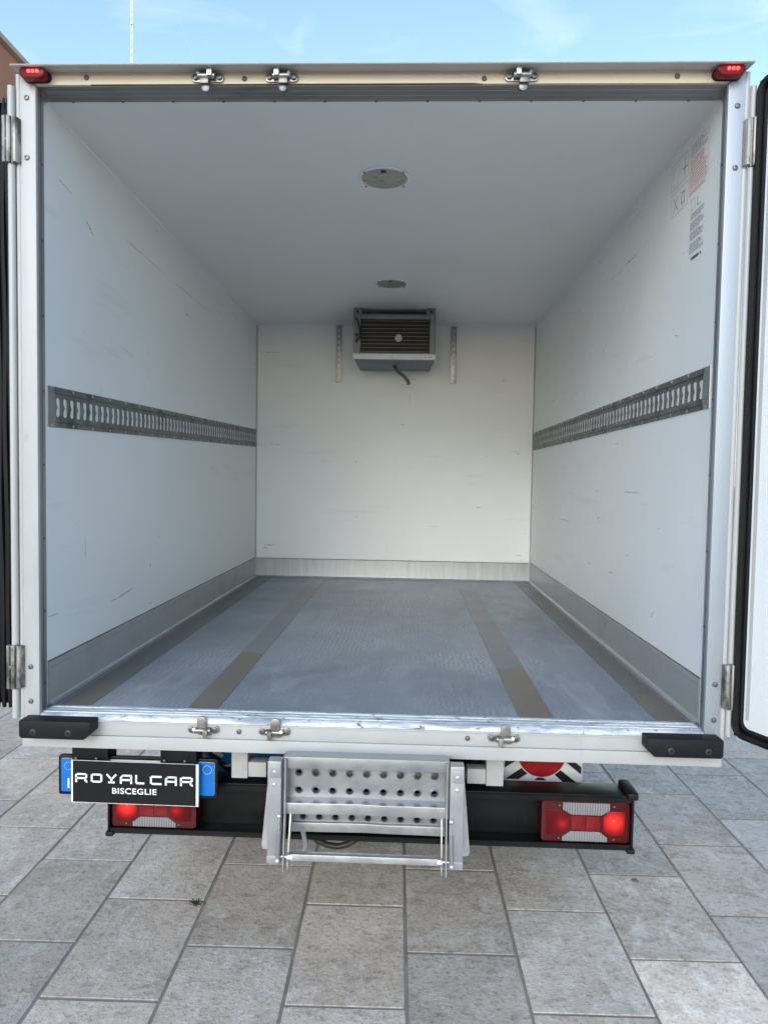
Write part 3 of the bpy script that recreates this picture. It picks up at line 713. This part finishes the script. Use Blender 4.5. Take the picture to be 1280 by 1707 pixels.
outline(red, .093, .246, 2.694, 2.85); lines(red, .1, .238, 2.70, 2.80, 11, .3); lines(gry, .1, .238, 2.805, 2.845, 5, .4)
lines(red, .11, .246, 2.674, 2.689, 2, .3)
outline(gry, .262, .421, 2.760, 2.852); outline(gry, .345, .40, 2.772, 2.835); flat(drk, .270, .315, 2.800, 2.8035); flat(drk, .292, .2955, 2.775, 2.838)
outline(red, .256, .415, 2.660, 2.744)
for a in (0, 1):
    yc, zc_ = .372, 2.70
    red.add([(XD, yc - .022, zc_ - .026 + .052 * a), (XD, yc - .018, zc_ - .028 + .056 * a), (XD, yc + .022, zc_ + .026 - .052 * a), (XD, yc + .018, zc_ + .028 - .056 * a)], [(0, 1, 2, 3)])
outline(red, .285, .318, 2.678, 2.722, .005)
outline(gry, .19, .225, 2.618, 2.655); flat(gry, .168, .1715, 2.618, 2.65); flat(gry, .142, .168, 2.618, 2.6215)
for z0, z1, n in ((2.583, 2.608, 4), (2.547, 2.578, 5), (2.512, 2.542, 5), (2.466, 2.505, 6)): lines(gry, .112, .226, z0, z1, n, .3)
flat(drk, .145, .212, 2.443, 2.452); flat(drk, .125, .136, 2.443, 2.451)
for nm, mb_, mt in (('red_print', red, 'print_red'), ('grey_print', gry, 'print_grey'), ('dark_print', drk, 'print_dark')):
    part(nm, mb_, mt, dc, smooth=False)['kind'] = 'stuff'

# ---------------------------------------------------------------- underneath: chassis, wheels, bumper, lamps, step
for s in (-1, 1):
    part('chassis_rail', MB().prism([(s * .38, .5), (s * .45, .5), (s * .45, .512), (s * .392, .512), (s * .392, .678), (s * .45, .678), (s * .45, .69), (s * .38, .69)], .3, 5.2, 'xz'), 'black_metal', T)
for yy in (.34, 1.6, 2.9): part('cross_member', B(-.379, .379, yy, yy + .06, .53, .66, bev=.004), 'black_metal', T)
for yy in (.12, .9, 1.7, 2.5): part('floor_bearer', B(-1.1, 1.1, yy, yy + .05, .695, .78), 'black_metal', T)
part('axle', MB().tube([(-.95, 1.36, .345), (-.2, 1.36, .345), (-.12, 1.36, .345), (.12, 1.36, .345), (.2, 1.36, .345), (.95, 1.36, .345)], [.05, .05, .14, .14, .05, .05], 16), 'black_metal', T)
def wheel(x, y, w):
    rt = part('wheel', MB().lathe([(.17, -w * .5), (.27, -w * .52), (.325, -w * .46), (.341, -w * .36), (.344, 0), (.341, w * .36), (.325, w * .46), (.27, w * .52), (.17, w * .5)], (x, y, .345), 'x', 48), 'tyre', T)
    for k in (-.3, -.1, .1, .3):
        part('tread_rib', MB().lathe([(.343, k * w - .017), (.3495, k * w - .014), (.3495, k * w + .014), (.343, k * w + .017)], (x, y, .345), 'x', 48), 'tyre', rt)
    part('rim', MB().lathe([(.05, -.06), (.16, -.07), (.182, -.085), (.182, .085), (.16, .07), (.05, .06)], (x, y, .345), 'x', 32), 'wheel_rim', rt)
for x in (-.88, -.655, .655, .88): wheel(x, 1.36, .19)
for x in (-.84, .84): wheel(x, 4.75, .21)

bp = part('rear_bumper', B(-.905, .905, .135, .15, .4, .578), 'black_metal', T, label='black steel rear bumper bar')
part('top_flange', B(-.908, .908, .052, .149, .5785, .5855, bev=.002), 'black_metal', bp)
part('bottom_flange', B(-.908, .908, .052, .149, .3925, .3995, bev=.002), 'black_metal', bp)
part('top_lip', B(-.905, .905, .052, .058, .560, .578), 'black_metal', bp)
part('bottom_lip', B(-.905, .905, .052, .058, .4, .412), 'black_metal', bp)
for s in (-1, 1):
    a, b_ = sorted((s * .9085, s * .922))
    part('end_cap', MB().box(*sorted((s * .9085, s * .915)), .05, .157, .389, .590, bev=.002), 'rubber', bp)
    part('end_cap_corner', MB().box(*sorted((s * .89, s * .928)), .040, .162, .5715, .5985, bev=.010), 'rubber', bp)
    part('end_cap_corner', MB().box(*sorted((s * .893, s * .922)), .044, .16, .383, .4005, bev=.007), 'rubber', bp)
    part('bumper_bracket', B(*sorted((s * .36, s * .45)), .15, .32, .42, .58), 'black_metal', bp)
part('pressed_mark', B(.338, .352, .1335, .1348, .46, .49, bev=.0005), 'evap', bp)

def tail_light(s):
    x0, x1, z0, z1 = .603, .905, .4125, .555
    xa, xb = sorted((s * x0, s * x1))
    body = part('tail_light', MB().prism(rrect(xa, xb, z0, z1, .012, 4), .062, .134, 'xz', bev=.004), 'lens_red', T, label='red tail light at the ' + ('left' if s < 0 else 'right') + ' end of the bumper, outer bulb lit')
    w = x1 - x0; U = lambda t: s * (x0 + t * w)
    V = lambda t: z0 + t * (z1 - z0)
    def poly(pts): return [(U(a), V(b_)) for a, b_ in pts]
    part('reverse_lens', MB().prism(poly([(.24, .975), (.77, .975), (.77, .80), (.68, .68), (.34, .68), (.24, .80)]), .0595, .07, 'xz', bev=.0015), 'lens_clear', body)
    part('reverse_lens', MB().prism(poly([(.24, .025), (.75, .025), (.75, .13), (.66, .27), (.33, .27), (.24, .13)]), .0595, .07, 'xz', bev=.0015), 'lens_clear', body)
    part('reflector', MB().prism(poly([(.34, .30), (.495, .30), (.495, .65), (.34, .65)]), .0605, .07, 'xz', bev=.001), 'lens_red_mid', body)
    part('reflector', MB().prism(poly([(.505, .30), (.665, .30), (.665, .65), (.505, .65)]), .0600, .07, 'xz', bev=.001), 'lens_red_mid', body)
    gm = glow_mat('lit_bulb_lens', U(.82), V(.52), .07, 1.15)
    part('lit_bulb_lens', MB().prism(poly([(.70, .30), (.70, .64), (.76, .78), (.945, .78), (.945, .18), (.76, .18)]), .0600, .07, 'xz', bev=.003), gm, body)
    part('filament', MB().prism(circ(U(.815), V(.56), .0035, 8), .0590, .0602, 'xz'), 'led', body)
    gm2 = glow_mat('bulb_lens', U(.24), V(.45), .05, .22)
    part('bulb_lens', MB().prism(poly([(.055, .18), (.055, .80), (.2, .80), (.31, .64), (.31, .30), (.2, .18)]), .0600, .07, 'xz', bev=.003), gm2, body)
    for a in (.2, .82):
        for c in (.09, .9): screw(body, (U(a), .062, V(c)), r=.004)
tail_light(-1); tail_light(1)

# white subframe legs under the sill
for s, xa, xb, ar in ((-1, -.4725, -.4155, -.352), (1, .406, .465, .342)):
    sf = part('subframe_leg', B(xa, xb, .035, .09, .612, .753, bev=.003), 'white', T)
    q = sorted((ar, xb + .0005 if s < 0 else xa - .0005))
    part('arm', B(q[0], q[1], .04, .085, .616, .668, bev=.003), 'white', sf)

# number plate holder on two black brackets
pb = part('plate_holder', MB().prism(rrect(-1.062, -.510, .553, .691, .008, 4), -.002, .012, 'xz', bev=.002), 'plate_black', T, label='black number plate holder hung on two brackets')
for x in (-.956, -.652):
    part('bracket', B(x - .049, x + .049, .006 - .028, .004 - .0065, .668, .7535, bev=.002), 'black_metal', pb)
    part('bracket_side', B(x + .0495, x + .075, -.0235, .05, .668, .7535, bev=.002), 'black_metal', pb)
    for d in (-.035, .035): screw(pb, (x + d, -.022, .69), r=.005)
nplate = part('number_plate', MB().prism(rrect(-1.052, -.52, .565, .681, .006, 4), -.0045, -.0022, 'xz'), 'sign_white', pb)
for a, b_ in ((-1.0515, -.985), (-.58, -.5205)):
    part('blue_band', MB().prism(rrect(a, b_, .5655, .6805, .005, 4), -.0056, -.0046, 'xz'), 'plate_blue', nplate)
for k in range(12):
    w = R(30 * k); part('star', MB().prism(circ(-1.026 + .0135 * math.cos(w), .655 + .0135 * math.sin(w), .0018, 6), -.0063, -.0057, 'xz'), 'star', nplate)
part('country_letter', B(-1.0285, -1.0225, -.0064, -.0057, .578, .612), 'sign_white', nplate, label='white letter I')
rg = MB()
for i in range(32):
    a0, a1 = 2 * math.pi * i / 32, 2 * math.pi * (i + 1) / 32
    rg.add([(-.5445 + r * math.cos(a), -.0064, .656 + r * math.sin(a)) for r, a in ((.0155, a0), (.0155, a1), (.0142, a1), (.0142, a0))], [(0, 1, 2, 3)])
part('ring', rg, 'ring', nplate, smooth=False)

# marker boards below the floor
wb = part('marker_board', MB().prism(rrect(.478, .787, .535, .77, .012, 5), .25, .256, 'xz'), 'mark_white', T, label='white board with black bands and a red disc under the right side')
def zx(a, b_): return (.635 + (a - 700) * .000381, .558 - (b_ - 613) * .000381)
for pts in ([(800, 560), (912, 657), (1042, 657), (860, 520)], [(900, 430), (1088, 578), (1088, 505), (980, 420)], [(638, 645), (752, 645), (695, 600)],
            [(600, 560), (482, 640), (356, 640), (540, 510)], [(345, 420), (500, 430), (345, 530)]):
    part('band', MB().prism([zx(*q) for q in pts], .2475, .2502, 'xz'), 'mark_black', wb)
part('disc_edge', MB().prism(circ(.635, .649, .0925), .2445, .2476, 'xz'), 'mark_white', wb)
part('disc', MB().prism(circ(.635, .649, .089), .2425, .2446, 'xz'), 'mark_red', wb)
lb = part('marker_board', MB().prism(circ(-.40, .775, .285, 24, 200, 340), .25, .256, 'xz'), 'mark_blue', T, label='round blue board with black rings behind the number plate')
def annulus(cx, cz, r0, r1, y0, y1, n=24, A0=R(203), A1=R(337)):
    mb = MB()
    for i in range(n):
        a0, a1 = A0 + (A1 - A0) * i / n, A0 + (A1 - A0) * (i + 1) / n
        mb.add([(cx + r * math.cos(a), y, cz + r * math.sin(a)) for y in (y0, y1) for r, a in ((r0, a0), (r0, a1), (r1, a1), (r1, a0))], [(0, 1, 2, 3), (4, 7, 6, 5), (3, 2, 6, 7), (0, 4, 5, 1)])
    return mb
part('black_ring', annulus(-.40, .775, .252, .272, .2475, .2502), 'mark_black', lb)
part('black_ring', annulus(-.40, .775, .178, .198, .2475, .2502), 'mark_black', lb)
for pts in ([(-.60, .612), (-.575, .625), (-.555, .60), (-.566, .596)], [(-.56, .566), (-.50, .574), (-.505, .564), (-.54, .56)]):
    part('white_mark', MB().prism(pts, .2472, .2500, 'xz'), 'mark_white', lb)
part('lamp_bar', B(-.60, -.42, .2, .215, .548, .556), 'white', T)
part('brake_hose', MB().tube([(-.25, .30, .34), (-.237, .30, .293), (-.202, .30, .258), (-.165, .30, .243), (-.125, .30, .238), (-.085, .30, .248), (-.05, .30, .272), (-.017, .30, .301), (.02, .30, .345), (.03, .32, .42)], .0115, 10), 'hose', T)

# folding step
st = link('folding_step', None, T); st['label'] = 'folded galvanised step with punched treads below the sill'
S = lambda n, mb, mt='galv', **k: part(n, mb, mt, st, **k)
for s in (-1, 1):
    x0, x1 = (-.298, -.2555) if s < 0 else (.268, .3105)
    lg = S('leg', MB().box(x0, x1, -.205, -.165, .452, .776, bev=.003), 'galv_light')
    part('foot', B(x0 - .001, x1 + .001, -.2065, -.1645, .4505, .476, bev=.002), 'galv_light', lg)
    part('pad_plate', B(x0 + .006, x1 - .002, -.2085, -.2045, .725, .766, bev=.001), 'galv_light', lg)
    part('mount_plate', MB().box(*sorted((s * .225, s * .352)), -.035, .03, .738, .7525, bev=.002), 'galv_light', lg)
    for zz in (.752, .703): part('bolt', MB().lathe([(.006, 0), (.006, -.004), (.003, -.005), (.001, -.005)], ((x0 + x1) / 2, -.205, zz - (.01 if zz > .74 else 0)), 'y', 8), 'zinc', lg)
    # bright side plate behind the leg
    S('side_plate', MB().prism([(s * .306, .70), (s * .322, .70), (s * .347, .425), (s * .343, .413), (s * .324, .411), (s * .306, .414)], -.052, -.046, 'xz'), 'zinc')
    xs = -.2465 if s < 0 else .2595
    S('link_arm', MB().prism([(-.15, .775), (-.185, .775), (-.19, .60), (-.212, .445), (-.212, .43), (-.192, .43), (-.188, .45), (-.168, .60)], xs - .0025, xs + .0025, 'yz'))
    S('link_arm', MB().prism([(-.13, .61), (-.15, .61), (-.205, .45), (-.205, .432), (-.187, .432), (-.187, .45)], xs - s * .0135 - .0025, xs - s * .0135 + .0025, 'yz'))
    xr = xs + s * .012
    gs = S('strut', MB().tube([(xr, -.208, .605), (xr + s * .0015, -.212, .558)], .0026, 8), 'zinc')
    part('strut_body', MB().tube([(xr + s * .001, -.211, .562), (xr + s * .004, -.214, .475)], .0062, 10), 'galv', gs)
    part('strut_end', MB().lathe([(.004, -.006), (.009, -.004), (.009, .004), (.004, .006)], (xr + s * .001, -.211, .606), 'x', 12), 'zinc', gs)
    part('strut_end', MB().lathe([(.004, -.006), (.010, -.004), (.010, .004), (.004, .006)], (xr + s * .004, -.214, .466), 'x', 12), 'zinc', gs)
    nt = S('nut', MB().lathe([(.011, -.006), (.011, .006)], (xs - s * .022, -.2, .4705), 'x', 6), 'zinc')
    part('washer', MB().lathe([(.014, -.0015), (.014, .0015)], (xs - s * .0135, -.2, .4705), 'x', 14), 'zinc', nt)
    # rear support strut
    if s < 0: S('rear_strut', MB().prism([(-.228, .50), (-.210, .50), (-.196, .42), (-.206, .385), (-.216, .388), (-.209, .42)], -.03, -.02, 'xz'))
def tread(x0, x1, y, ztop, zt, zb, zbot, rows, rec):
    """channel-shaped tread: flange above and below, recessed perforated web between"""
    o = S('tread', MB().prism([(x0, zt), (x1, zt), (x1, ztop), (x0, ztop)], y, y + .006, 'xz', bev=.0015))
    wv = MB(); n_ = 28; vs, fs = [], []
    for i in range(n_ + 1):            # lower flange, slightly bent by use
        t = i / n_; x = x0 + t * (x1 - x0); sag = .0022 * math.exp(-((t - .62) / .12) ** 2) - .003 * math.exp(-((t - .5) / .3) ** 2)
        for (yy, zz) in ((y + rec + .002, zb + .002), (y + .001, zb), (y, zb - .003), (y + .003 * math.exp(-((t - .6) / .15) ** 2), zbot), (y + .012, zbot - .002)): vs.append((x, yy, zz - sag))
    for i in range(n_):
        for j in range(4): fs.append((i * 5 + j, i * 5 + j + 1, i * 5 + 6 + j, i * 5 + 5 + j))
    part('lower_flange', MB().add(vs, fs), 'galv', o)
    web = MB(); nx = 9; pw = .0541; xc0 = (x0 + x1) / 2 - 4 * pw; hh = (zt - zb) / rows / 2
    for r in range(rows):
        for k in range(nx):
            web.holed((xc0 + k * pw, y + rec, zb + hh + r * 2 * hh), (1, 0, 0), (0, 0, 1), (0, -1, 0), pw / 2, hh, lambda w: .0098, n=20, depth=.012, collar=.0045, cr=1.5)
    for a, b_ in ((x0, xc0 - pw / 2), (xc0 + 8.5 * pw, x1)):
        web.add([(a, y + rec, zb), (b_, y + rec, zb), (b_, y + rec, zt), (a, y + rec, zt)], [(0, 1, 2, 3)])
    part('web', web, 'galv', o, recalc=False)
    part('top_return', B(x0, x1, y + .006, y + rec + .0005, zt - .001, zt + .002), 'galv', o)
    for xx in (x0, x1): part('cheek', B(xx - .0015, xx + .0015, y - .001, y + rec + .003, zbot, ztop), 'galv', o)
tread(-.254, .2655, -.172, .778, .741, .629, .595, 2, .042)
tread(-.243, .260, -.062, .585, .552, .5105, .481, 1, .010)
S('cover_plate', MB().prism([(-.172, .7785), (-.1735, .7815), (-.02, .7525), (-.02, .7495)], -.253, .2645, 'yz'), 'galv_light')
S('hinge_bar', MB().prism([(-.208, .463), (-.187, .463), (-.187, .484), (-.208, .484)], -.222, .235, 'yz', bev=.002), 'zinc')
S('hinge_rod', MB().tube([(-.262, -.1975, .4705), (.275, -.1975, .4705)], .0055, 10), 'zinc')

# ------------------------------------------------------------------ dealer's sign over the number plate
ds = thing('dealer_sign', 'black dealer sign with white ROYAL CAR BISCEGLIE lettering covering the number plate', 'sign', (-.783, -.03, .54))
SX0, SX1, SZ0, SZ1 = -1.002, -.566, .540, .688
part('board', rel(MB().prism([(SX0, SZ0 + .002), (SX1, SZ0), (SX1, SZ1 - .003), (SX0, SZ1)], -.0345, -.0305, 'xz', bev=.0006), ds), 'sign_white', ds)
part('black_field', rel(MB().prism([(SX0 + .006, SZ0 + .0045), (SX1 - .009, SZ0 + .0025), (SX1 - .009, SZ1 - .0035), (SX0 + .006, SZ1 - .001)], -.0358, -.0347, 'xz'), ds), 'sign_black', ds)
GL = {
 'R': [((.0, .0), (.0, .86)), ((.14, .93), (.86, .93)), ((.95, .86), (.95, .52)), ((.0, .44), (.86, .44)), ((.86, .36), (.86, .12)), ((.94, .03), (1.0, .03))],
 'O': [((.0, .14), (.0, .86)), ((.12, .93), (.88, .93)), ((1., .86), (1., .14)), ((.12, .07), (.88, .07))],
 'Y': [((.04, .98), (.42, .52)), ((.96, .98), (.58, .52)), ((.5, .56), (.5, .1)), ((.2, .05), (.8, .05))],
 'A': [((.0, .0), (.0, .66)), ((.04, .72), (.2, .92)), ((.2, .93), (1., .93)), ((1., .93), (1., .0)), ((.08, .40), (.95, .40))],
 'L': [((.0, 1.), (.0, .14)), ((.06, .07), (1., .07))],
 'C': [((1., .93), (.12, .93)), ((.0, .86), (.0, .14)), ((.12, .07), (1., .07))]}
def stroke(mb, p, q, w, y):
    p, q = Vector(p), Vector(q); d = (q - p).normalized(); n_ = Vector((-d.y, d.x)) * w / 2; e = d * w * .28
    a = [p - e + n_, p - e - n_, q + e - n_, q + e + n_]
    mb.add([(c.x, y, c.y) for c in a], [(0, 1, 2, 3)])
zx0 = lambda u: SX0 + .0145 + (u - 205) / 770 * .4045
for ch, u0, u1 in (('R', 205, 288), ('O', 307, 383), ('Y', 405, 480), ('A', 497, 578), ('L', 597, 660), ('C', 693, 772), ('A', 790, 868), ('R', 888, 975)):
    mb = MB(); xa, xb = zx0(u0) + .0035, zx0(u1) - .0035
    zb_ = .6150 - .0028 * (u0 - 205) / 770; h_ = .0285
    for p, q in GL[ch]:
        stroke(mb, (xa + p[0] * (xb - xa), zb_ + p[1] * h_), (xa + q[0] * (xb - xa), zb_ + q[1] * h_), .0066, -.0364)
    part('letter', rel(mb, ds), 'sign_white', ds, smooth=False)
cu = bpy.data.curves.new('town_name', 'FONT'); cu.body = 'BISCEGLIE'; cu.size = .0285; cu.align_x = 'CENTER'; cu.offset = .0004; cu.extrude = .0003; cu.space_character = 1.08
to = bpy.data.objects.new('town_name', cu); COL.objects.link(to)
bpy.context.view_layer.update()
me = bpy.data.meshes.new_from_object(to.evaluated_get(bpy.context.evaluated_depsgraph_get()))
bpy.data.objects.remove(to)
xs_ = [q.co.x for q in me.vertices]; k_ = .152 / (max(xs_) - min(xs_))
me.transform(Matrix.Translation((-.785 + .783, -.0364 + .03, .5775 - .54)) @ Matrix.Rotation(R(90), 4, 'X') @ Matrix.Diagonal((k_, k_ * .86, 1, 1)))
me.materials.clear(); me.materials.append(M['sign_white'])
link('town_name', me, ds)

# ------------------------------------------------------------------ small things on the paving
mo = MB()
for _ in range(90):
    a = rnd.uniform(0, 6.283); d_ = abs(rnd.gauss(0, .011)); x, y = d_ * math.cos(a) * 1.5, d_ * math.sin(a); h_ = rnd.uniform(.004, .011); b_ = rnd.uniform(0, 6.283)
    dx, dy = .0035 * math.cos(b_), .0035 * math.sin(b_)
    mo.add([(x - dx, y - dy, -.002), (x + dx, y + dy, -.002), (x + dy * 1.5, y - dx * 1.5, h_)], [(0, 1, 2)])
mt_ = link('moss_tuft', mo.mesh('moss_tuft', 'moss', smooth=False, recalc=False), loc=(-.672, .285, 0))
mt_['label'] = 'small dark moss tuft growing at a paving joint below the tail light'; mt_['category'] = 'moss'
pe = MB().lathe([(.004, .0), (.013, .001), (.015, .004), (.010, .008), (.003, .009)], (0, 0, 0), 'z', 9)
pe.v = [(x * (1 + .3 * math.sin(5 * y / .01)), y * .7, z) for x, y, z in pe.v]
po = link('pebble', pe.mesh('pebble', 'pebble'), loc=(1.095, .545, .0)); po['label'] = 'small dark pebble lying on the slabs right of the bumper'; po['category'] = 'pebble'
